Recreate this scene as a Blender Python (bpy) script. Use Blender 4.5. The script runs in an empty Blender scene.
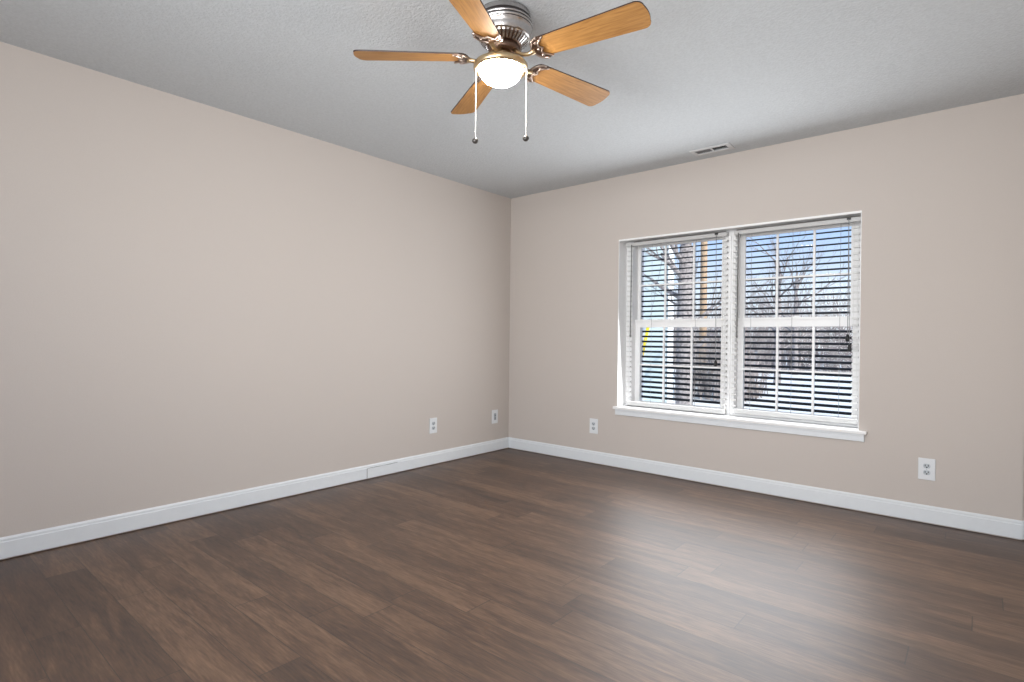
import bpy, bmesh, math, random
from mathutils import Vector, Matrix

random.seed(7)
SC = bpy.context.scene
COL = SC.collection
H = 2.44                       # ceiling height
RX, RY = 3.78, -5.0
CX = 3.702                     # the window wall steps back here, at the right edge of the view           # right wall plane, rear wall plane

# ------------------------------------------------------------------ camera
cam_data = bpy.data.cameras.new('camera')
cam_data.sensor_width = 36.0
cam_data.lens = 551.99 * 36.0 / 1024.0
cam_data.clip_start = 0.02
cam_data.clip_end = 300
cam = bpy.data.objects.new('camera', cam_data)
COL.objects.link(cam)
r_ = Vector((0.76199392, 0.64749869, 0.01052244))
u_ = Vector((-0.01102375, -0.00327679, 0.99993387))
f_ = Vector((-0.64749035, 0.76205952, -0.00464097))
m = Matrix((r_, u_, -f_)).transposed().to_4x4()
m.translation = Vector((3.51858, -4.10313, 1.07285))
cam.matrix_world = m
SC.camera = cam

# ------------------------------------------------------------------ colour management
SC.view_settings.view_transform = 'Standard'
SC.view_settings.look = 'None'
SC.view_settings.gamma = 1.0
SC.view_settings.use_curve_mapping = False
SC.view_settings.exposure = 0.16

# ------------------------------------------------------------------ world: winter sky, pale at the horizon
world = bpy.data.worlds.new('winter_sky')
SC.world = world
world.use_nodes = True
nt = world.node_tree
nt.nodes.clear()
tc = nt.nodes.new('ShaderNodeTexCoord')
sp = nt.nodes.new('ShaderNodeSeparateXYZ')
cr = nt.nodes.new('ShaderNodeValToRGB')
bg = nt.nodes.new('ShaderNodeBackground')
wo = nt.nodes.new('ShaderNodeOutputWorld')
nt.links.new(tc.outputs['Generated'], sp.inputs[0])
nt.links.new(sp.outputs['Z'], cr.inputs[0])
nt.links.new(cr.outputs[0], bg.inputs[0])
nt.links.new(bg.outputs[0], wo.inputs[0])
e = cr.color_ramp.elements
e[0].position = 0.0;  e[0].color = (0.90, 0.92, 0.95, 1)
e[1].position = 0.55; e[1].color = (0.30, 0.42, 0.68, 1)
k = cr.color_ramp.elements.new(0.07); k.color = (0.78, 0.85, 0.96, 1)
k = cr.color_ramp.elements.new(0.17); k.color = (0.46, 0.62, 0.92, 1)
bg.inputs[1].default_value = 1.15

# ------------------------------------------------------------------ lights
def lamp(name, kind, loc, energy, color, aim=None, size=None, size_y=None, **kw):
    d = bpy.data.lights.new(name, kind)
    d.energy = energy
    d.color = color
    if kind == 'AREA':
        d.shape = 'RECTANGLE'
        d.size, d.size_y = size, size_y
    for k_, v in kw.items():
        setattr(d, k_, v)
    o = bpy.data.objects.new(name, d)
    COL.objects.link(o)
    o.location = loc
    if aim is not None:
        o.rotation_euler = Vector(aim).to_track_quat('-Z', 'Y').to_euler()
    return o

lamp('winter_sun', 'SUN', (8, -4, 9), 4.2, (1.0, 0.95, 0.88), aim=(-0.75, 0.36, -0.6), angle=0.02)
# daylight of the twin window, then two added fill lamps behind the camera
lamp('window_daylight', 'AREA', (2.065, 0.015, 1.21), 33, (0.96, 0.98, 1.0), aim=(0, -1, -0.12), size=1.70, size_y=1.36, spread=math.radians(178))
lamp('rear_fill_area', 'AREA', (2.2, RY + 0.06, 1.35), 33, (0.96, 0.985, 1.0), aim=(0, 1, 0.0), size=1.7, size_y=1.7, spread=math.radians(112))  # added fill lamp, hung just inside the rear opening
lamp('corner_fill', 'AREA', (3.2, -4.7, 1.9), 33, (0.98, 0.99, 1.0), aim=(-0.62, 0.75, 0.45), size=0.8, size_y=0.8)  # added fill lamp in the rear corner, no fixture there

# ------------------------------------------------------------------ materials
def mat(name):
    M = bpy.data.materials.new(name)
    M.use_nodes = True
    return M, M.node_tree, M.node_tree.nodes['Principled BSDF']

def simple(name, col, rough=0.5, metal=0.0, bump=0.0, scale=200.0, var=0.0, spec=0.5, detail=3.0):
    """noise-driven procedural material: slight colour variation and a fine bump"""
    M, t, b = mat(name)
    b.inputs['Roughness'].default_value = rough
    b.inputs['Metallic'].default_value = metal
    b.inputs['Specular IOR Level'].default_value = spec
    c = t.nodes.new('ShaderNodeTexCoord')
    n = t.nodes.new('ShaderNodeTexNoise')
    n.inputs['Scale'].default_value = scale
    n.inputs['Detail'].default_value = detail
    t.links.new(c.outputs['Object'], n.inputs['Vector'])
    r = t.nodes.new('ShaderNodeValToRGB')
    r.color_ramp.elements[0].position = 0.3
    r.color_ramp.elements[1].position = 0.7
    lo = [max(0, x * (1 - var)) for x in col]
    hi = [min(1, x * (1 + var)) for x in col]
    r.color_ramp.elements[0].color = (*lo, 1)
    r.color_ramp.elements[1].color = (*hi, 1)
    t.links.new(n.outputs['Fac'], r.inputs[0])
    t.links.new(r.outputs[0], b.inputs['Base Color'])
    if bump:
        bp = t.nodes.new('ShaderNodeBump')
        bp.inputs['Strength'].default_value = bump
        bp.inputs['Distance'].default_value = 0.004
        t.links.new(n.outputs['Fac'], bp.inputs['Height'])
        t.links.new(bp.outputs[0], b.inputs['Normal'])
    return M

MAT = {}
MAT['wall'] = simple('greige_wall_paint', (0.560, 0.508, 0.470), 0.75, bump=0.12, scale=160, var=0.012, spec=0.25)
MAT['ceiling'] = simple('stippled_ceiling_paint', (0.580, 0.607, 0.628), 0.9, bump=1.0, scale=85, var=0.05, spec=0.1, detail=5)
MAT['trim'] = simple('white_trim_paint', (0.73, 0.76, 0.785), 0.35, var=0.01, scale=30)
MAT['vinyl'] = simple('white_window_vinyl', (0.87, 0.87, 0.87), 0.4, var=0.01, scale=30)
MAT['rail'] = simple('white_blind_rail', (0.56, 0.56, 0.555), 0.4, var=0.015, scale=60)
MAT['slat'] = simple('backlit_dark_slat', (0.012, 0.014, 0.017), 0.6, var=0.05, scale=40, spec=0.2)  # white slats; their backlit darkness is put into the colour
MAT['slat_end'] = simple('added_pale_slat_end', (0.74, 0.74, 0.73), 0.8, bump=0.3, scale=700, var=0.04)  # for the added bars that stand for slat ends
MAT['cord'] = simple('grey_blind_cord', (0.26, 0.26, 0.265), 0.7, var=0.05)
MAT['wand'] = simple('smoky_plastic_wand', (0.16, 0.16, 0.155), 0.3, var=0.03)
MAT['black'] = simple('black_plastic', (0.008, 0.008, 0.009), 0.4, var=0.05)
MAT['plate'] = simple('white_outlet_plastic', (0.74, 0.76, 0.78), 0.3, var=0.01)
MAT['face'] = simple('cool_white_outlet_face', (0.50, 0.54, 0.57), 0.35, var=0.01)
MAT['insert'] = simple('grey_jack_plastic', (0.36, 0.39, 0.42), 0.4, var=0.02)
MAT['crack'] = simple('grey_open_caulk', (0.15, 0.15, 0.15), 0.8, var=0.1)
MAT['slot'] = simple('dark_outlet_slot', (0.02, 0.025, 0.025), 0.6, var=0.05)
MAT['nickel'] = simple('brushed_nickel', (0.52, 0.50, 0.49), 0.27, metal=1.0, var=0.05, scale=90)
MAT['gunmetal'] = simple('dark_pinstripe', (0.02, 0.015, 0.015), 0.4, var=0.1)
MAT['bronze'] = simple('antique_bronze', (0.17, 0.105, 0.075), 0.33, metal=0.85, bump=0.2, scale=220, var=0.25)
MAT['scroll'] = simple('pale_bronze_scroll', (0.50, 0.40, 0.34), 0.3, metal=0.9, var=0.1)
MAT['brass'] = simple('warm_brass', (0.66, 0.50, 0.30), 0.28, metal=1.0, var=0.06, scale=60)
MAT['edge'] = simple('walnut_blade_edge', (0.035, 0.016, 0.012), 0.5, var=0.2, scale=60)
MAT['chain'] = simple('pale_metal_chain', (0.75, 0.74, 0.70), 0.35, metal=0.4, var=0.05)
MAT['knob'] = simple('dark_pull_knob', (0.07, 0.065, 0.06), 0.35, metal=0.5, var=0.1)
MAT['vent'] = simple('white_register_enamel', (0.62, 0.63, 0.64), 0.4, var=0.01)
MAT['louver'] = simple('grey_register_louver', (0.26, 0.26, 0.265), 0.5, var=0.02)
MAT['duct'] = simple('black_duct', (0.006, 0.006, 0.006), 0.8, var=0.1)
MAT['snow'] = simple('snow', (0.90, 0.90, 0.90), 0.7, bump=0.5, scale=2.2, var=0.03)
MAT['bark'] = simple('grey_brown_bark', (0.34, 0.30, 0.29), 0.9, bump=0.8, scale=24, var=0.45)
MAT['twig'] = simple('grey_brown_twig', (0.46, 0.40, 0.38), 0.9, var=0.5, scale=1.3)
MAT['pole'] = simple('tan_pole_wood', (0.52, 0.36, 0.24), 0.8, bump=0.4, scale=18, var=0.15)
MAT['yellow'] = simple('yellow_plastic_guard', (0.86, 0.66, 0.02), 0.45, var=0.05)
MAT['steel'] = simple('galvanised_cable', (0.4, 0.41, 0.42), 0.4, metal=0.8, var=0.1)
MAT['roofing'] = simple('grey_shingles', (0.16, 0.16, 0.17), 0.9, bump=0.5, scale=12, var=0.2)

# --- siding
M, t, b = mat('pale_blue_lap_siding')
c = t.nodes.new('ShaderNodeTexCoord')
w = t.nodes.new('ShaderNodeTexWave')
w.wave_type = 'BANDS'; w.bands_direction = 'Z'; w.wave_profile = 'SAW'
w.inputs['Scale'].default_value = 2.4
w.inputs['Distortion'].default_value = 0.0
bp = t.nodes.new('ShaderNodeBump'); bp.inputs['Strength'].default_value = 0.6; bp.inputs['Distance'].default_value = 0.02
t.links.new(c.outputs['Object'], w.inputs[0])
t.links.new(w.outputs['Fac'], bp.inputs['Height'])
t.links.new(bp.outputs[0], b.inputs['Normal'])
b.inputs['Base Color'].default_value = (0.50, 0.585, 0.615, 1)
b.inputs['Roughness'].default_value = 0.7
MAT['siding'] = M

# --- thin window glass
M, t, b = mat('window_glass')
t.nodes.remove(b)
out = t.nodes['Material Output']
tr = t.nodes.new('ShaderNodeBsdfTransparent'); tr.inputs[0].default_value = (0.94, 0.965, 0.97, 1)
gl = t.nodes.new('ShaderNodeBsdfGlossy'); gl.inputs['Roughness'].default_value = 0.02
fr = t.nodes.new('ShaderNodeFresnel'); fr.inputs[0].default_value = 1.12
mx = t.nodes.new('ShaderNodeMixShader')
t.links.new(fr.outputs[0], mx.inputs[0]); t.links.new(tr.outputs[0], mx.inputs[1]); t.links.new(gl.outputs[0], mx.inputs[2])
t.links.new(mx.outputs[0], out.inputs[0])
MAT['glass'] = M

# --- opal lamp bowl
M, t, b = mat('lit_opal_glass')
b.inputs['Base Color'].default_value = (0.9, 0.88, 0.82, 1)
b.inputs['Roughness'].default_value = 0.25
b.inputs['Emission Color'].default_value = (1.0, 0.95, 0.88, 1)
b.inputs['Emission Strength'].default_value = 110.0
MAT['opal'] = M

# --- oak fan blades (grain runs along local X)
def grain(name, cols, scale, stretch, rough, spec=0.5):
    M, t, b = mat(name)
    c = t.nodes.new('ShaderNodeTexCoord')
    mp = t.nodes.new('ShaderNodeMapping'); mp.inputs['Scale'].default_value = stretch
    n = t.nodes.new('ShaderNodeTexNoise')
    n.inputs['Scale'].default_value = scale; n.inputs['Detail'].default_value = 6; n.inputs['Distortion'].default_value = 0.6
    r = t.nodes.new('ShaderNodeValToRGB')
    r.color_ramp.elements[0].position = 0.3; r.color_ramp.elements[0].color = (*cols[0], 1)
    r.color_ramp.elements[1].position = 0.68; r.color_ramp.elements[1].color = (*cols[1], 1)
    t.links.new(c.outputs['Object'], mp.inputs[0]); t.links.new(mp.outputs[0], n.inputs['Vector'])
    t.links.new(n.outputs['Fac'], r.inputs[0]); t.links.new(r.outputs[0], b.inputs['Base Color'])
    b.inputs['Roughness'].default_value = rough
    b.inputs['Specular IOR Level'].default_value = spec
    return M
MAT['oak'] = grain('honey_oak_blade', ((0.33, 0.145, 0.032), (0.51, 0.255, 0.070)), 9, (1.2, 14, 14), 0.5)

# --- plank floor: rows run along X, 14.4 cm wide, staggered ends
M, t, b = mat('brown_vinyl_plank')
N = t.nodes.new; L = t.links.new
def math_(op, a, bb=None):
    n = N('ShaderNodeMath'); n.operation = op
    for i, v in enumerate((a, bb)):
        if v is None: continue
        if isinstance(v, (int, float)): n.inputs[i].default_value = v
        else: L(v, n.inputs[i])
    return n.outputs[0]
c = N('ShaderNodeTexCoord'); s = N('ShaderNodeSeparateXYZ'); L(c.outputs['Object'], s.inputs[0])
PW, PL = 0.1441, 1.17
yy = math_('DIVIDE', math_('ADD', s.outputs['Y'], 1.995), PW)
row = math_('FLOOR', yy); fy = math_('FRACT', yy)
wn = N('ShaderNodeTexWhiteNoise'); wn.noise_dimensions = '1D'; L(row, wn.inputs['W'])
xx = math_('ADD', math_('DIVIDE', s.outputs['X'], PL), wn.outputs['Value'])
colm = math_('FLOOR', xx); fx = math_('FRACT', xx)
cb = N('ShaderNodeCombineXYZ'); L(row, cb.inputs[0]); L(colm, cb.inputs[1])
pid = N('ShaderNodeTexWhiteNoise'); pid.noise_dimensions = '3D'; L(cb.outputs[0], pid.inputs['Vector'])
# grain coordinates, shifted per plank
mp = N('ShaderNodeMapping'); mp.inputs['Scale'].default_value = (1.7, 13, 1); L(c.outputs['Object'], mp.inputs[0])
sh = N('ShaderNodeVectorMath'); sh.operation = 'MULTIPLY_ADD'
L(pid.outputs['Color'], sh.inputs[0]); sh.inputs[1].default_value = (13, 13, 13); L(mp.outputs[0], sh.inputs[2])
n1 = N('ShaderNodeTexNoise'); n1.inputs['Scale'].default_value = 1.5; n1.inputs['Detail'].default_value = 6; n1.inputs['Roughness'].default_value = 0.62; n1.inputs['Distortion'].default_value = 0.8
L(sh.outputs[0], n1.inputs['Vector'])
mp2 = N('ShaderNodeMapping'); mp2.inputs['Scale'].default_value = (7, 75, 1); L(c.outputs['Object'], mp2.inputs[0])
n2 = N('ShaderNodeTexNoise'); n2.inputs['Scale'].default_value = 2.0; n2.inputs['Detail'].default_value = 4; L(mp2.outputs[0], n2.inputs['Vector'])
tone = math_('ADD', math_('MULTIPLY', n1.outputs['Fac'], 0.72), math_('ADD', math_('MULTIPLY', pid.outputs['Value'], 0.22), math_('MULTIPLY', n2.outputs['Fac'], 0.50)))
rp = N('ShaderNodeValToRGB'); L(tone, rp.inputs[0])
ee = rp.color_ramp.elements
ee[0].position = 0.46; ee[0].color = (0.026, 0.0120, 0.0070, 1)
ee[1].position = 0.98; ee[1].color = (0.180, 0.103, 0.058, 1)
k = ee.new(0.72); k.color = (0.083, 0.042, 0.0225, 1)
# seams
ey = math_('MINIMUM', fy, math_('SUBTRACT', 1.0, fy))
ex = math_('MINIMUM', fx, math_('SUBTRACT', 1.0, fx))
sy = math_('LESS_THAN', ey, 0.011)
sx = math_('LESS_THAN', ex, 0.0018)
seam = math_('MAXIMUM', sy, sx)
mxn = N('ShaderNodeMix'); mxn.data_type = 'RGBA'
L(math_('MULTIPLY', seam, 0.7), mxn.inputs['Factor']); L(rp.outputs[0], mxn.inputs['A']); mxn.inputs['B'].default_value = (0.018, 0.011, 0.008, 1)
L(mxn.outputs['Result'], b.inputs['Base Color'])
bp = N('ShaderNodeBump'); bp.inputs['Strength'].default_value = 0.25; bp.inputs['Distance'].default_value = 0.002
hgt = math_('SUBTRACT', math_('MULTIPLY', n2.outputs['Fac'], 0.35), seam)
L(hgt, bp.inputs['Height']); L(bp.outputs[0], b.inputs['Normal'])
b.inputs['Roughness'].default_value = 0.47
b.inputs['Specular IOR Level'].default_value = 1.0
MAT['floor'] = M

# ------------------------------------------------------------------ mesh helpers
def box(bm, x0, x1, y0, y1, z0, z1, mi=0):
    vs = [bm.verts.new((x, y, z)) for z in (z0, z1) for y in (y0, y1) for x in (x0, x1)]
    for f in ((0, 2, 3, 1), (4, 5, 7, 6), (0, 1, 5, 4), (2, 6, 7, 3), (0, 4, 6, 2), (1, 3, 7, 5)):
        fc = bm.faces.new([vs[i] for i in f]); fc.material_index = mi
    return vs

def lathe(bm, prof, n=48, mi=0, cx=0, cy=0, mis=None):
    rings = []
    for (r, z) in prof:
        if r < 1e-6:
            rings.append([bm.verts.new((cx, cy, z))])
        else:
            rings.append([bm.verts.new((cx + r * math.cos(2 * math.pi * i / n), cy + r * math.sin(2 * math.pi * i / n), z)) for i in range(n)])
    for j in range(len(rings) - 1):
        A, B = rings[j], rings[j + 1]
        for i in range(n):
            i2 = (i + 1) % n
            if len(A) == 1 and len(B) == 1: continue
            if len(A) == 1: f = bm.faces.new((A[0], B[i], B[i2]))
            elif len(B) == 1: f = bm.faces.new((A[i], B[0], A[i2]))
            else: f = bm.faces.new((A[i], B[i], B[i2], A[i2]))
            f.material_index = mis[j] if mis else mi
            f.smooth = True

def tube(bm, pts, rads, n=8, mi=0, caps=True):
    pts = [Vector(p) for p in pts]
    rings = []
    for i, p in enumerate(pts):
        d = (pts[min(i + 1, len(pts) - 1)] - pts[max(i - 1, 0)]).normalized()
        a = Vector((0, 0, 1)) if abs(d.z) < 0.9 else Vector((1, 0, 0))
        s_ = d.cross(a).normalized(); q = d.cross(s_).normalized()
        rr = rads[i] if isinstance(rads, (list, tuple)) else rads
        rings.append([bm.verts.new(p + (s_ * math.cos(2 * math.pi * k / n) + q * math.sin(2 * math.pi * k / n)) * rr) for k in range(n)])
    for A, B in zip(rings, rings[1:]):
        for i in range(n):
            f = bm.faces.new((A[i], A[(i + 1) % n], B[(i + 1) % n], B[i])); f.material_index = mi; f.smooth = True
    if caps and n > 2:
        bm.faces.new(rings[0][::-1]).material_index = mi
        bm.faces.new(rings[-1]).material_index = mi

def prism(bm, outline, z0, z1, mi=0, mi_side=None):
    """outline: (x, y) points, extruded along z"""
    lo = [bm.verts.new((x, y, z0)) for x, y in outline]
    hi = [bm.verts.new((x, y, z1)) for x, y in outline]
    bm.faces.new(lo[::-1]).material_index = mi
    bm.faces.new(hi).material_index = mi
    for i in range(len(lo)):
        j = (i + 1) % len(lo)
        bm.faces.new((lo[i], lo[j], hi[j], hi[i])).material_index = mi if mi_side is None else mi_side

def sphere(bm, c0, r, n=12, mi=0, sz=1.0):
    prof = [(r * math.sin(math.pi * i / 8), -r * sz * math.cos(math.pi * i / 8)) for i in range(9)]
    prof[0] = (0, -r * sz); prof[-1] = (0, r * sz)
    v0 = len(bm.verts)
    bm.verts.ensure_lookup_table()
    lathe(bm, prof, n, mi)
    bm.verts.ensure_lookup_table()
    for v in list(bm.verts)[v0:]: v.co += Vector(c0)

def obj(name, bm, mats, parent=None, bevel=0.0, loc=None):
    bmesh.ops.recalc_face_normals(bm, faces=bm.faces[:])
    me = bpy.data.meshes.new(name)
    bm.to_mesh(me); bm.free()
    for k_ in (mats if isinstance(mats, (list, tuple)) else [mats]):
        me.materials.append(MAT[k_])
    o = bpy.data.objects.new(name, me)
    COL.objects.link(o)
    if parent is not None: o.parent = parent
    if loc is not None: o.location = loc
    if bevel:
        md = o.modifiers.new('bevel', 'BEVEL'); md.width = bevel; md.segments = 2; md.limit_method = 'ANGLE'
    return o

def tag(o, label, cat=None, group=None, kind=None):
    o['label'] = label
    if cat: o['category'] = cat
    if group: o['group'] = group
    if kind: o['kind'] = kind
    return o

def thing(name, loc, label, cat, group=None, kind=None, rot=None):
    o = bpy.data.objects.new(name, None)
    o.empty_display_size = 0.05
    COL.objects.link(o)
    o.location = loc
    if rot: o.rotation_euler = rot
    return tag(o, label, cat, group, kind)

def BM(): return bmesh.new()

# ------------------------------------------------------------------ room shell
T = 0.34                                   # window wall thickness
WX0, WX1, WZ0, WZ1 = 1.199, 2.932, 0.492, 1.906

bm = BM(); box(bm, -0.2, RX + 0.2, RY - 0.2, T, -0.12, 0.0)
tag(obj('floor', bm, 'floor'), 'dark brown wood plank floor with a window glare', 'floor', kind='structure')
bm = BM()
VX0, VX1, VY0, VY1 = 1.927, 2.146, -0.214, -0.139      # register hole
box(bm, -0.2, VX0, RY - 0.2, T, H, H + 0.12); box(bm, VX1, RX + 0.2, RY - 0.2, T, H, H + 0.12)
box(bm, VX0, VX1, RY - 0.2, VY0, H, H + 0.12); box(bm, VX0, VX1, VY1, T, H, H + 0.12)
tag(obj('ceiling', bm, 'ceiling'), 'pale grey stippled ceiling', 'ceiling', kind='structure')
bm = BM(); box(bm, -0.15, 0, RY - 0.15, T, 0, H)
tag(obj('wall_left', bm, 'wall'), 'long beige grey wall on the left', 'wall', kind='structure')
bm = BM()
box(bm, 0, WX0, 0, T, 0, H); box(bm, WX1, CX, 0, T, 0, H); box(bm, CX, RX + 0.15, 0.012, T, 0, H)
box(bm, WX0, WX1, 0, T, 0, WZ0); box(bm, WX0, WX1, 0, T, WZ1, H)
tag(obj('wall_back', bm, 'wall'), 'beige grey wall holding the twin window', 'wall', kind='structure')
bm = BM(); box(bm, RX, RX + 0.15, RY - 0.15, 0.012, 0, H)
tag(obj('wall_right', bm, 'wall'), 'beige grey wall at the right edge', 'wall', kind='structure')
# rear wall (behind the camera) with an opening added to carry fill light
bm = BM()
AX0, AX1, AZ0, AZ1 = 0.4, 3.1, 0.65, 2.25
box(bm, 0, AX0, RY - 0.15, RY, 0, H); box(bm, AX1, RX, RY - 0.15, RY, 0, H)
box(bm, AX0, AX1, RY - 0.15, RY, 0, AZ0); box(bm, AX0, AX1, RY - 0.15, RY, AZ1, H)
tag(obj('wall_rear', bm, 'wall'), 'beige grey wall behind the viewer with an added opening for fill light', 'wall', kind='structure')
bm = BM()
for a in (AX0, AX1 - 0.05, (AX0 + AX1) / 2 - 0.025): box(bm, a, a + 0.05, RY - 0.12, RY - 0.07, AZ0, AZ1)
for a in (AZ0, AZ1 - 0.05): box(bm, AX0 + 0.05, AX1 - 0.05, RY - 0.12, RY - 0.07, a, a + 0.05)
tag(obj('fill_window', bm, 'vinyl'), 'white frame of the added fill window behind the viewer', 'window', kind='structure')

# baseboards: face plus bevelled cap, profile (depth, height)
def baseboard(name, a, bb, nrm, label):
    prof = [(0, 0.008), (0.013, 0.008), (0.013, 0.084), (0.010, 0.088), (0.010, 0.098), (0.005, 0.107), (0, 0.107)]
    bm = BM()
    A = Vector(a); B = Vector(bb); n = Vector(nrm)
    va = [bm.verts.new(A + n * d + Vector((0, 0, z))) for d, z in prof]
    vb = [bm.verts.new(B + n * d + Vector((0, 0, z))) for d, z in prof]
    for i in range(len(prof)):
        j = (i + 1) % len(prof)
        bm.faces.new((va[i], va[j], vb[j], vb[i]))
    bm.faces.new(va[::-1]); bm.faces.new(vb)
    return tag(obj(name, bm, 'trim'), label, 'baseboard', kind='structure')
bl = baseboard('baseboard_left', (0, RY, 0), (0, 0, 0), (1, 0, 0), 'white baseboard along the left wall')
baseboard('baseboard_back', (0, 0, 0), (CX + 0.001, 0, 0), (0, -1, 0), 'white baseboard under the window')
baseboard('trim_5', (CX + 0.001, 0.012, 0), (RX, 0.012, 0), (0, -1, 0), 'short white baseboard past the wall edge at far right')
baseboard('baseboard_right', (RX, -0.003, 0), (RX, RY, 0), (-1, 0, 0), 'white baseboard along the right wall')
# joint and open caulk line in the left baseboard
bm = BM()
box(bm, 0.0125, 0.0137, -1.645, -1.641, 0.008, 0.084)
prism_pts = [(-1.641, 0.0825), (-1.56, 0.0815), (-1.50, 0.083), (-1.43, 0.0815), (-1.36, 0.084), (-1.36, 0.0865), (-1.43, 0.0855), (-1.47, 0.085), (-1.56, 0.0845), (-1.641, 0.085)]
lo = [bm.verts.new((0.0125, y, z)) for y, z in prism_pts]; hi = [bm.verts.new((0.0137, y, z)) for y, z in prism_pts]
bm.faces.new(lo); bm.faces.new(hi[::-1])
for i in range(len(lo)):
    j = (i + 1) % len(lo); bm.faces.new((lo[i], lo[j], hi[j], hi[i]))
obj('caulk_crack', bm, 'crack', bl)

# window liner, stool and apron
bm = BM()
box(bm, WX0 - 0.001, WX0 + 0.003, -0.002, 0.13, WZ0, WZ1); box(bm, WX1 - 0.003, WX1 + 0.001, -0.002, 0.13, WZ0, WZ1)
box(bm, WX0 + 0.003, WX1 - 0.003, -0.003, 0.13, WZ1 - 0.003, WZ1 + 0.001)
box(bm, WX0 - 0.001, WX1 + 0.001, -0.004, 0.012, WZ1 - 0.012, WZ1 + 0.002)
tag(obj('trim_1', bm, 'vinyl'), 'white liner around the window recess', 'trim', kind='structure')
bm = BM()
box(bm, 1.172, 2.978, -0.032, -0.0005, WZ0, WZ0 + 0.020)
box(bm, WX0 + 0.004, WX1 - 0.004, -0.0005, 0.125, WZ0, WZ0 + 0.020)
tag(obj('trim_2', bm, 'vinyl', bevel=0.003), 'white window stool under the twin window', 'window sill', kind='structure')
bm = BM()
box(bm, 1.186, 2.965, -0.016, 0, 0.444, 0.4915); box(bm, 1.186, 2.965, -0.020, -0.016, 0.478, 0.4915)
tag(obj('trim_3', bm, 'trim', bevel=0.003), 'white apron board below the window stool', 'trim', kind='structure')

# ------------------------------------------------------------------ the two double-hung windows
def sash(name, parent, gx0, gx1, gz0, gz1, fx0, fx1, fz0, fz1, y0, y1, ym1, vx, hz, gy, hw):
    """rails and stiles around the glass opening, grille bars flush with the front, glass behind"""
    bm = BM()
    box(bm, fx0, gx0, y0, y1, fz0, fz1); box(bm, gx1, fx1, y0, y1, fz0, fz1)
    box(bm, gx0, gx1, y0, y1, fz0, gz0); box(bm, gx0, gx1, y0, y1, gz1, fz1)
    # stepped inner edge so that the rails read as moulded
    e_ = 0.010
    box(bm, gx0 - e_, gx0, y0 - 0.004, y0, gz0 - e_, gz1 + e_); box(bm, gx1, gx1 + e_, y0 - 0.004, y0, gz0 - e_, gz1 + e_)
    box(bm, gx0, gx1, y0 - 0.004, y0, gz0 - e_, gz0); box(bm, gx0, gx1, y0 - 0.004, y0, gz1, gz1 + e_)
    if name == 'lower_sash':                         # lips along the meeting rail
        box(bm, fx0, fx1, y0 - 0.014, y0, gz1 + 0.052, fz1); box(bm, gx0 - e_, gx1 + e_, y0 - 0.009, y0 - 0.004, gz1, gz1 + e_)
    s_ = obj(name, bm, 'vinyl', parent)
    bm = BM()
    for x in vx: box(bm, x - hw, x + hw, y0 - 0.001, ym1, gz0, gz1)
    xs = [gx0] + [v for x in vx for v in (x - hw, x + hw)] + [gx1]
    for i in range(0, len(xs), 2): box(bm, xs[i], xs[i + 1], y0 - 0.001, ym1, hz - hw * 0.8, hz + hw * 0.8)
    obj('grille', bm, 'vinyl', s_)
    bm = BM(); box(bm, gx0 - 0.015, gx1 + 0.015, gy, gy + 0.004, gz0 - 0.015, gz1 + 0.015)
    obj('glass_pane', bm, 'glass', s_)
    return s_

def window(name, x0, x1, lower, upper, lv, uv, label):
    w_ = thing(name, (0, 0, 0), label, 'window', kind='structure')
    bm = BM()                                        # outer frame, full depth
    box(bm, x0, lower[0] - 0.045, 0.13, 0.335, 0.512, WZ1 - 0.003); box(bm, lower[1] + 0.045, x1, 0.13, 0.335, 0.512, WZ1 - 0.003)
    box(bm, lower[0] - 0.045, lower[1] + 0.045, 0.155, 0.335, 1.885, WZ1 - 0.003)
    box(bm, lower[0] - 0.045, lower[1] + 0.045, 0.13, 0.335, 0.512, 0.528)
    obj('frame', bm, 'vinyl', w_, bevel=0.002)
    sash('lower_sash', w_, lower[0], lower[1], lower[2], 1.178, lower[0] - 0.045, lower[1] + 0.045, 0.528, 1.245, 0.19, 0.222, 0.205, lv, 0.862, 0.312, 0.0076)
    sash('upper_sash', w_, upper[0], upper[1], 1.247, upper[2], lower[0] - 0.045, lower[1] + 0.045, 1.19, 1.885, 0.225, 0.240, 0.238, uv, 1.537, 0.318, 0.0076)
    # sash lock on the meeting rail
    bm = BM(); cx_ = (lower[0] + lower[1]) / 2
    box(bm, cx_ - 0.03, cx_ + 0.03, 0.194, 0.214, 1.245, 1.251); box(bm, cx_ - 0.008, cx_ + 0.022, 0.196, 0.206, 1.251, 1.257)
    obj('sash_lock', bm, 'vinyl', w_)
    return w_
window('window_1', WX0 + 0.003, 2.060, (1.305, 1.990, 0.553), (1.289, 1.977, 1.860), (1.518, 1.755), (1.509, 1.752), 'left half of the twin white sash window')
window('window_2', 2.080, WX1 - 0.003, (2.157, 2.864, 0.563), (2.153, 2.843, 1.858), (2.393, 2.628), (2.377, 2.619), 'right half of the twin white sash window')
bm = BM(); box(bm, 2.060, 2.080, 0.125, 0.335, 0.512, WZ1 - 0.003)
tag(obj('trim_4', bm, 'vinyl'), 'white mullion between the two windows', 'trim', kind='structure')

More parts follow.
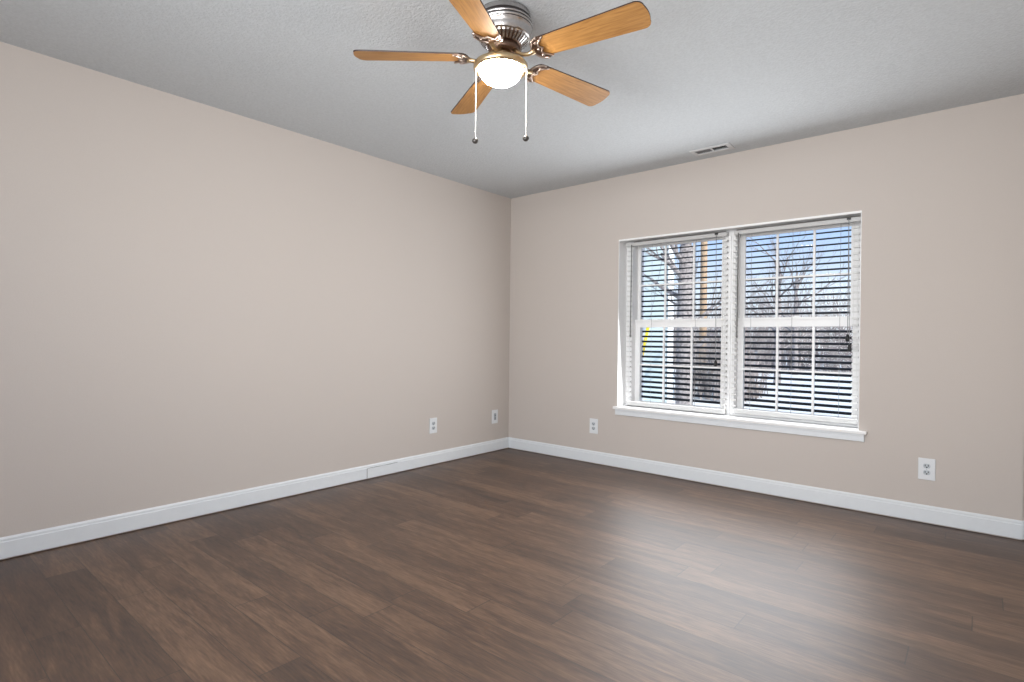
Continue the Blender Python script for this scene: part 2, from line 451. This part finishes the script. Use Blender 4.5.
# ------------------------------------------------------------------ blinds
def blind(x0, x1, sx0, sx1, rz, wand_x, cord_x, tassels, cords, end_xs, label):
    t_ = thing('window_blind', ((x0 + x1) / 2, 0.10, 0.515), label, 'blind', 'horizontal blinds in the window')
    off = Vector(t_.location)
    def put(name, bm, mats, bevel=0.0, par=t_):
        for v in bm.verts: v.co -= off
        return obj(name, bm, mats, par, bevel)
    bm = BM(); box(bm, x0, x1, 0.078, 0.122, 1.858, 1.886)
    hr = put('headrail', bm, 'rail', 0.002)
    bm = BM(); box(bm, cord_x - 0.012, cord_x + 0.012, 0.072, 0.078, 1.872, 1.886)
    put('cord_lock', bm, 'black', par=hr)
    bm = BM(); box(bm, x0 + 0.012, x1 - 0.004, 0.080, 0.118, rz, rz + 0.035)
    put('bottom_rail', bm, 'rail', 0.006)
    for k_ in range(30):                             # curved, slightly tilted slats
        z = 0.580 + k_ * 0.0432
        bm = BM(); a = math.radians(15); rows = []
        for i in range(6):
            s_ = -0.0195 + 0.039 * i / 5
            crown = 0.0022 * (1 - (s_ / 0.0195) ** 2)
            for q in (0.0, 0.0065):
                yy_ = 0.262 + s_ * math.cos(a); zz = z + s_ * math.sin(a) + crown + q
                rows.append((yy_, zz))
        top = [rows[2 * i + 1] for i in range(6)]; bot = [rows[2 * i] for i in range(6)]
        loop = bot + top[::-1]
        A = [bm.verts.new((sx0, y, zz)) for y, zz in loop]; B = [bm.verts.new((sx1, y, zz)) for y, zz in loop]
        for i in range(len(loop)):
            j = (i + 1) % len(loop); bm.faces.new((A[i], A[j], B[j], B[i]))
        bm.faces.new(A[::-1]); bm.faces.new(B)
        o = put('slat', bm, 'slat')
        if k_ == 0: o['label'] = 'white slat coloured dark as if backlit'
    for x in end_xs:                                  # added bars on strings, standing for the pale slat ends over the frame
        bm = BM()
        for q in (-0.012, 0.010): box(bm, x + q, x + q + 0.002, 0.086, 0.088, rz + 0.035, 1.863)
        for k_ in range(30):
            z = 0.590 + k_ * 0.0425
            box(bm, x - 0.018, x + 0.018, 0.088, 0.112, z - 0.006, z + 0.006)
        put('added_slat_end_bars', bm, 'slat_end')
    bm = BM(); tube(bm, [(wand_x, 0.070, 1.868), (wand_x + 0.001, 0.068, 1.80), (wand_x - 0.001, 0.066, 1.105)], 0.0042, 8)
    sphere(bm, (wand_x - 0.001, 0.066, 1.105), 0.007, 8, sz=1.8)
    put('tilt_wand', bm, 'wand')
    for x in cords:                                  # thin lift cords through the slats
        bm = BM(); tube(bm, [(x, 0.100, 1.863), (x, 0.100, rz + 0.035)], 0.0012, 6)
        put('lift_cord', bm, 'cord')
    for (x, z) in tassels:
        bm = BM(); tube(bm, [(cord_x, 0.073, 1.874), ((cord_x + x) / 2, 0.071, (1.874 + z) / 2), (x, 0.070, z)], 0.0022, 6)
        c_ = put('pull_cord', bm, 'cord')
        bm = BM(); lathe(bm, [(0, 0.026), (0.006, 0.024), (0.012, 0.004), (0.013, -0.012), (0.009, -0.022), (0, -0.024)], 12)
        for v in bm.verts: v.co += Vector((x, 0.070, z))
        put('tassel', bm, 'black', par=c_)
    return t_
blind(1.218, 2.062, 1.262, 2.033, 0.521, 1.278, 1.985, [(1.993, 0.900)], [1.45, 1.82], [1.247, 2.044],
      'lowered white railed blind with slats coloured dark as if backlit in the left sash window')
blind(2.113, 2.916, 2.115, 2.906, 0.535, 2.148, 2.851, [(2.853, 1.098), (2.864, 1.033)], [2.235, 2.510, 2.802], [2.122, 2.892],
      'lowered white railed blind with slats coloured dark as if backlit in the right sash window')

# ------------------------------------------------------------------ ceiling register
t_ = thing('ceiling_register', (2.04, -0.178, H), 'small white two-section air register in the ceiling near the window wall', 'vent')
bm = BM()
fx0, fx1, fy0, fy1 = 1.898, 2.178, -0.243, -0.110
ox = t_.location
for a in ((fx0, VX0, fy0, fy1), (VX1, fx1, fy0, fy1), (VX0, VX1, fy0, VY0), (VX0, VX1, VY1, fy1)):
    box(bm, a[0] - ox.x, a[1] - ox.x, a[2] - ox.y, a[3] - ox.y, -0.007, 0.0)
box(bm, 2.034 - ox.x, 2.046 - ox.x, VY0 - ox.y, VY1 - ox.y, -0.006, 0.0)
obj('frame', bm, 'vent', t_, bevel=0.002)
for side in (0, 1):
    for i in range(8):
        bm = BM()
        xa = (VX0 + 0.004 if side == 0 else 2.048) + i * 0.0128 - ox.x
        lean = 0.011 if side == 0 else -0.012
        v = [bm.verts.new(q) for q in ((xa, VY0 - ox.y, -0.003), (xa, VY1 - ox.y, -0.003), (xa + lean, VY1 - ox.y, 0.012), (xa + lean, VY0 - ox.y, 0.012),
                                       (xa + .0012, VY0 - ox.y, -0.003), (xa + .0012, VY1 - ox.y, -0.003), (xa + lean + .0012, VY1 - ox.y, 0.012), (xa + lean + .0012, VY0 - ox.y, 0.012))]
        for f in ((0, 1, 2, 3), (7, 6, 5, 4), (0, 4, 5, 1), (3, 2, 6, 7), (0, 3, 7, 4), (1, 5, 6, 2)): bm.faces.new([v[q] for q in f])
        obj('louver', bm, 'louver', t_)
bm = BM()
box(bm, VX0 - ox.x, VX1 - ox.x, VY0 - ox.y, VY1 - ox.y, 0.112, 0.116)
for a in ((VX0, VX0 + .003, VY0, VY1), (VX1 - .003, VX1, VY0, VY1), (VX0, VX1, VY0, VY0 + .003), (VX0, VX1, VY1 - .003, VY1)):
    box(bm, a[0] - ox.x, a[1] - ox.x, a[2] - ox.y, a[3] - ox.y, 0.014, 0.112)
obj('duct', bm, 'duct', t_)

# ------------------------------------------------------------------ outlets (local: x along wall, -y into the room)
def arc_rect(w_, h_, cut):
    pts = []
    for i in range(20):
        a = 2 * math.pi * i / 20
        pts.append((w_ * math.cos(a), max(-cut, min(cut, h_ * math.sin(a)))))
    return pts

def flat_prism(bm, outline, y0, y1, mi=0):           # outline in x,z ; extruded along y
    A = [bm.verts.new((x, y0, z)) for x, z in outline]; B = [bm.verts.new((x, y1, z)) for x, z in outline]
    bm.faces.new(A).material_index = mi; bm.faces.new(B[::-1]).material_index = mi
    for i in range(len(A)):
        j = (i + 1) % len(A); bm.faces.new((A[i], B[i], B[j], A[j])).material_index = mi

def duplex(loc, rot, label):
    t_ = thing('wall_outlet', loc, label, 'outlet', 'duplex wall outlets', rot=(0, 0, rot))
    bm = BM(); box(bm, -0.0415, 0.0415, -0.0065, 0, -0.0645, 0.0645)
    obj('cover_plate', bm, 'plate', t_, bevel=0.004)
    for zc in (0.0195, -0.0195):
        bm = BM(); flat_prism(bm, [(x, z + zc) for x, z in arc_rect(0.0175, 0.0175, 0.0135)], -0.0085, -0.006)
        s_ = obj('socket', bm, 'face', t_)
        bm = BM()
        box(bm, -0.0095, -0.0055, -0.0092, -0.008, zc - 0.003, zc + 0.008); box(bm, 0.0055, 0.0095, -0.0092, -0.008, zc - 0.002, zc + 0.008)
        flat_prism(bm, [(0.0040 * math.cos(a * math.pi / 5), zc - 0.0075 + 0.0042 * math.sin(a * math.pi / 5)) for a in range(10)], -0.0092, -0.008)
        obj('slots', bm, 'slot', s_)
    bm = BM(); flat_prism(bm, [(0.003 * math.cos(a * math.pi / 5), 0.003 * math.sin(a * math.pi / 5)) for a in range(10)], -0.0078, -0.006)
    obj('screw', bm, 'face', t_)
    return t_
duplex((0.0, -0.981, 0.330), -math.pi / 2 + math.pi, 'white duplex outlet low on the left wall')
duplex((0.973, 0.0, 0.322), 0, 'white duplex outlet on the window wall between room corner and window')
duplex((3.281, 0.0, 0.3215), 0, 'white duplex outlet on the window wall right of the window')
t_ = thing('wall_jack', (0.0, -0.207, 0.328), 'white jack plate with one tall grey insert on the left wall by the corner', 'jack plate', rot=(0, 0, math.pi / 2))
bm = BM(); box(bm, -0.0415, 0.0415, -0.0065, 0, -0.0645, 0.0645); obj('cover_plate', bm, 'plate', t_, bevel=0.004)
bm = BM(); box(bm, -0.015, 0.015, -0.009, -0.006, -0.032, 0.032); i_ = obj('insert', bm, 'insert', t_, bevel=0.002)
i_['label'] = 'grey insert'
bm = BM(); box(bm, -0.005, 0.005, -0.0098, -0.0088, 0.009, 0.017); box(bm, -0.005, 0.005, -0.0098, -0.0088, -0.017, -0.009); obj('ports', bm, 'slot', i_)

# ------------------------------------------------------------------ ceiling fan
TILT = 0.0
fan = thing('ceiling_fan', (1.969, -2.352, H), 'flush-mounted five-blade oak and nickel ceiling fan with a lit bowl', 'ceiling fan')
axis = Vector((-0.647, 0.762, 0)).normalized()
fan.rotation_mode = 'QUATERNION'
from mathutils import Quaternion
fan.rotation_quaternion = Quaternion(axis, TILT)
# motor housing: rolled rim, pinstripes, straight drum
bm = BM()
prof = [(0.0, -0.003), (0.108, -0.003), (0.112, -0.006), (0.1135, -0.026), (0.1145, -0.029), (0.1145, -0.036), (0.118, -0.038), (0.121, -0.042), (0.121, -0.045), (0.1195, -0.047),
        (0.1195, -0.0525), (0.1215, -0.055), (0.1215, -0.059), (0.1190, -0.0615), (0.1190, -0.066), (0.1175, -0.068), (0.114, -0.074), (0.112, -0.085), (0.111, -0.101), (0.107, -0.108), (0.100, -0.110), (0.0, -0.110)]
mis = [0] * (len(prof) - 1)
for j in (3, 4, 9, 13): mis[j] = 1
lathe(bm, prof, 64, mis=mis)
obj('motor_housing', bm, ['nickel', 'gunmetal'], fan)
# fluted vent ring: sloped cone with raised ribs
bm = BM()
lathe(bm, [(0.100, -0.109), (0.099, -0.112), (0.072, -0.134), (0.066, -0.136), (0.0, -0.136)], 64)
vr = obj('vent_ring', bm, 'bronze', fan)
vr['label'] = 'bronze vent ring'
bm = BM()
for i in range(36):
    a = 2 * math.pi * i / 36
    ca, sa = math.cos(a), math.sin(a)
    P = []
    for (r, z, hw) in ((0.1035, -0.1085, 0.0048), (0.101, -0.116, 0.0048), (0.077, -0.136, 0.0034), (0.071, -0.1325, 0.0034), (0.096, -0.109, 0.0048)):
        P.append([(r * ca - s_ * hw * sa, r * sa + s_ * hw * ca, z) for s_ in (-1, 1)])
    A = [bm.verts.new(q[0]) for q in P]; B = [bm.verts.new(q[1]) for q in P]
    bm.faces.new(A); bm.faces.new(B[::-1])
    for q in range(5):
        w2 = (q + 1) % 5; bm.faces.new((A[q], B[q], B[w2], A[w2]))
obj('vent_ribs', bm, 'nickel', vr)
# flywheel hub and switch housing
bm = BM()
lathe(bm, [(0.0, -0.136), (0.062, -0.136), (0.064, -0.142), (0.064, -0.158), (0.058, -0.164), (0.0, -0.164)], 48)
obj('flywheel', bm, 'bronze', fan)
bm = BM()
lathe(bm, [(0.0, -0.164), (0.046, -0.164), (0.047, -0.170), (0.053, -0.174), (0.053, -0.190), (0.050, -0.194), (0.050, -0.201), (0.072, -0.206), (0.100, -0.208), (0.110, -0.211), (0.1145, -0.217),
           (0.115, -0.228), (0.112, -0.236), (0.105, -0.239), (0.096, -0.237), (0.0915, -0.231), (0.0, -0.229)], 64)
KIT = Vector((0.762, 0.647, 0)) * -0.013
obj('light_fitter', bm, 'brass', fan, loc=KIT)
bm = BM()
pr = [(0.0905, -0.2315)]
for i in range(1, 13):
    a = math.pi / 2 * i / 12
    pr.append((0.0905 * math.cos(a) if i < 12 else 0, -0.236 - 0.062 * math.sin(a)))
pr.insert(0, (0.0, -0.2315))
lathe(bm, pr, 64)
bowl = obj('lamp_bowl', bm, 'opal', fan, loc=KIT)
bowl['label'] = 'lit white glass bowl'

PITCH = math.radians(12)
R0, R1 = 0.150, 0.628
def blade_outline():
    pts = []
    # root arc
    for i in range(9):
        a = math.pi * 0.5 + math.pi * i / 8
        pts.append((R0 + 0.035 + 0.035 * math.cos(a), 0.053 * math.sin(a)))
    hw = 0.068; cr_ = 0.030
    for i in range(7):                                # lower tip corner
        a = -math.pi / 2 + math.pi / 2 * i / 6
        pts.append((R1 - 0.006 - cr_ + cr_ * math.cos(a), -hw + cr_ + cr_ * math.sin(a)))
    for i in range(1, 6):                             # slightly bowed tip
        yb = -hw + cr_ + (2 * hw - 2 * cr_) * i / 6
        pts.append((R1 - 0.006 + 0.006 * (1 - (yb / (hw - cr_)) ** 2), yb))
    for i in range(7):
        a = math.pi / 2 * i / 6
        pts.append((R1 - 0.006 - cr_ + cr_ * math.cos(a), hw - cr_ + cr_ * math.sin(a)))
    return pts
Zb = -0.186
def pitched(bm):
    """pitch about the radial axis, then drop to the blade level"""
    for v in bm.verts:
        y, z = v.co.y, v.co.z
        v.co.y = y * math.cos(PITCH) + z * math.sin(PITCH)
        v.co.z = -y * math.sin(PITCH) + z * math.cos(PITCH) + Zb
bm = BM(); prism(bm, blade_outline(), 0.0, 0.006, 0, 1); pitched(bm)
blade0 = obj('blade', bm, ['oak', 'edge'], fan)
# ornate crescent bracket under the blade root
bm = BM()
outer = []; inner = []
for i in range(17):
    a = math.pi * 0.5 + math.pi * i / 16
    outer.append((R0 + 0.040 + 0.047 * math.cos(a), 0.060 * math.sin(a)))
for (x, y) in ((R0 + 0.062, -0.056), (R0 + 0.048, -0.046), (R0 + 0.030, -0.030), (R0 + 0.026, -0.016), (R0 + 0.040, 0.0), (R0 + 0.026, 0.016), (R0 + 0.030, 0.030), (R0 + 0.048, 0.046), (R0 + 0.062, 0.056)):
    inner.append((x, y))
prism(bm, outer + inner, -0.006, 0.0)
# raised rims following both edges, scroll and screws
tube(bm, [(x, y, -0.006) for x, y in outer], 0.0045, 6, mi=1)
tube(bm, [(x, y, -0.006) for x, y in inner], 0.0038, 6, mi=1)
for (x, y) in ((R0 + 0.020, 0.0), (R0 + 0.024, 0.036), (R0 + 0.024, -0.036)): sphere(bm, (x, y, -0.007), 0.006, 10, mi=1, sz=0.6)
pitched(bm)
iron0 = obj('blade_bracket', bm, ['bronze', 'scroll'], fan)
# curved arm dropping from the flywheel
bm = BM()
tube(bm, [(0.052, 0.0, -0.160), (0.070, 0.0, -0.176), (0.092, 0.0, -0.193), (0.122, 0.0, -0.199), (R0 + 0.004, 0.0, Zb - 0.007)], [0.010, 0.0085, 0.008, 0.0085, 0.011], 10)
arm0 = obj('arm', bm, 'brass', iron0)
for k_ in range(5):
    a = math.radians((7.8, 80.0, 152.0, 221.5, 292.0)[k_])
    for src in (blade0, iron0):
        o = src if k_ == 0 else src.copy()
        if k_: COL.objects.link(o)
        o.parent = fan; o.rotation_euler = (0, 0, a)
        if k_ and src is iron0:
            c2 = arm0.copy(); COL.objects.link(c2); c2.parent = o
# pull chains
rd = Vector((0.762, 0.647, 0)); fd = Vector((-0.647, 0.762, 0))
for (sx_, dz) in ((-0.108, 0.0), (0.104, 0.012)):
    p0 = rd * sx_ - fd * 0.02 + KIT * 0.6
    bm = BM()
    # small spout on the fitter, then the beaded chain hanging plumb (undo the fan's slight tilt)
    q = Quaternion(axis, -TILT) @ Vector((0, 0, -1))
    top = Vector((p0.x, p0.y, -0.222))
    Ln = 0.305 - dz
    tube(bm, [top * 1.0 + Vector((0, 0, 0.004)), top + q * 0.02], 0.0045, 8)
    tube(bm, [top + q * 0.018, top + q * Ln], 0.0014, 6)
    nb = 60
    for i in range(nb): sphere(bm, top + q * (0.02 + (Ln - 0.02) * i / nb), 0.0023, 6)
    ch = obj('pull_chain', bm, 'chain', fan)
    bm = BM(); lathe(bm, [(0, 0.016), (0.004, 0.014), (0.006, 0.009), (0.0125, 0.004), (0.0135, -0.004), (0.009, -0.011), (0.0, -0.014)], 14)
    for v in bm.verts: v.co += top + q * (Ln + 0.012)
    obj('chain_knob', bm, 'knob', ch)

# ------------------------------------------------------------------ outside
GZ = -0.35
bm = BM()
nx, ny = 40, 40
grid = [[bm.verts.new((-40 + 60 * i / nx, 0.36 + 70 * (j / ny) ** 2, GZ + 0.05 * math.sin(i * 1.3) * math.cos(j * 0.9) + (0.006 * (70 * (j / ny) ** 2)))) for i in range(nx + 1)] for j in range(ny + 1)]
for j in range(ny):
    for i in range(nx):
        f = bm.faces.new((grid[j][i], grid[j][i + 1], grid[j + 1][i + 1], grid[j + 1][i])); f.smooth = True
low = [bm.verts.new((x, y, GZ - 0.6)) for x, y in ((-40, .36), (20, .36), (20, 70.36), (-40, 70.36))]
bm.faces.new(low)
tag(obj('snowy_yard', bm, 'snow'), 'snow covered yard outside the window', 'ground', kind='structure')

hs = thing('neighbour_house', (-1.48, 7.0, GZ), 'pale blue sided house beyond the left edge of the window', 'house', rot=(0, 0, math.radians(38)))
bm = BM(); box(bm, -6.0, 0, 0, 5.0, 0, 5.2); obj('wall', bm, 'siding', hs)
bm = BM(); box(bm, -0.09, 0.03, -0.03, 0, 0, 5.2); box(bm, 0, 0.03, 0, 0.09, 0, 5.2)
obj('corner_board', bm, 'vinyl', hs)
bm = BM()
v = [bm.verts.new(q) for q in ((-6.3, -0.4, 5.1), (0.4, -0.4, 5.1), (0.4, 5.4, 5.1), (-6.3, 5.4, 5.1), (-6.3, 2.5, 7.0), (0.4, 2.5, 7.0))]
for f in ((0, 1, 5, 4), (3, 4, 5, 2), (0, 4, 3), (1, 2, 5), (0, 3, 2, 1)): bm.faces.new([v[q] for q in f])
obj('roof', bm, 'roofing', hs)

bm = BM(); tube(bm, [(-2.75, 12, GZ - 0.1), (-2.75, 12, 3.0), (-2.75, 12, 7.5)], [0.11, 0.10, 0.085], 14)
tag(obj('utility_pole', bm, 'pole'), 'tan wooden pole seen through the left window', 'pole')

gw = thing('guy_wire', (-1.88, 6.0, GZ), 'cable with a yellow guard seen through the left window', 'guy wire')
bm = BM(); tube(bm, [(0, 0, -0.05), (0.216, 0, 1.0), (0.60, 0.0, 2.8), (1.05, 0.0, 4.9)], 0.006, 6); obj('cable', bm, 'steel', gw)
bm = BM(); tube(bm, [(0.222, -0.01, 1.03), (0.30, -0.01, 1.38), (0.362, -0.01, 1.68)], 0.032, 12); obj('guard', bm, 'yellow', gw)

def branch(bm, p, d, ln, r, depth, rng, spread=0.55):
    n = 3
    pts = [p]; rr = [r]
    dd = d.copy()
    for i in range(n):
        dd = (dd + Vector((rng.uniform(-.16, .16), rng.uniform(-.16, .16), rng.uniform(-.05, .12)))).normalized()
        pts.append(pts[-1] + dd * ln / n); rr.append(r * (1 - 0.45 * (i + 1) / n))
    tube(bm, pts, rr, 7 if depth > 2 else 4, caps=False)
    if depth == 0: return
    for i in range(rng.choice((3, 3, 4))):
        tpos = rng.choice((1, 2, 3, 3))
        nd = (dd + Vector((rng.uniform(-1, 1), rng.uniform(-1, 1), rng.uniform(-.25, .7))) * spread * 1.4).normalized()
        branch(bm, pts[tpos], nd, ln * rng.uniform(.55, .8), rr[tpos] * 0.62, depth - 1, rng, spread)

def tree(x, y, h, r, seed, label, depth=5, reach=0.22):
    rng = random.Random(seed)
    t_ = thing('bare_tree', (x, y, GZ), label, 'tree')
    bm = BM(); tube(bm, [(0, 0, -0.1), (0.01, 0, 0.25), (0.0, 0, h * 0.3), (0.02, 0, h * 0.55)], [r * 1.35, r * 1.05, r * 0.95, r * 0.8], 14)
    obj('trunk', bm, 'bark', t_)
    bm = BM()
    for i in range(7):
        a = 2 * math.pi * i / 7 + rng.random()
        zz = h * (0.22 + 0.33 * i / 6)
        branch(bm, Vector((0.0, 0, zz)), Vector((math.cos(a), math.sin(a), 0.55)).normalized(), h * reach, r * 0.33, depth - 1, rng)
    branch(bm, Vector((0.02, 0, h * 0.54)), Vector((0, 0, 1)), h * 0.25, r * 0.7, depth, rng)
    obj('branches', bm, 'bark', t_)
    return t_
tree(-0.35, 5.0, 5.5, 0.14, 8, 'thick-trunked bare tree in the middle of the left window view', reach=0.15)
tree(-1.35, 14.5, 5.0, 0.10, 11, 'slim bare tree right of the tan pole in the left window view')
tree(-1.9, 19.0, 5.2, 0.10, 21, 'bare tree in the left part of the right window view', 4)

# winter brush: a band of thin bare stems nobody could count
bm = BM(); rng = random.Random(5)
def stem(x, y, h):
    p = Vector((x, y, GZ + 0.1)); d = Vector((rng.uniform(-.25, .25), rng.uniform(-.25, .25), 1)).normalized()
    m1 = p + d * h * .5; e1 = m1 + (d + Vector((rng.uniform(-.4, .4), rng.uniform(-.3, .3), 0))).normalized() * h * .5
    tube(bm, [p, m1, e1], [0.016, 0.011, 0.004], 3, caps=False)
    for q in range(5):
        b0 = p.lerp(e1, rng.uniform(.2, .9))
        b1 = b0 + Vector((rng.uniform(-.5, .5), rng.uniform(-.3, .3), rng.uniform(.1, .6))) * h * .28
        tube(bm, [b0, b1], [0.009, 0.003], 3, caps=False)
for i in range(1500):
    y = rng.uniform(21, 27)
    x = -13 + 14.5 * rng.random()
    stem(x, y, rng.uniform(1.6, 3.9))
for i in range(220):
    stem(rng.uniform(-1.9, -0.35) , rng.uniform(8.0, 10.0), rng.uniform(0.5, 1.7))
tag(obj('winter_brush', bm, 'twig'), 'grey brown winter brush along the far edge of the yard', 'brush', kind='stuff')
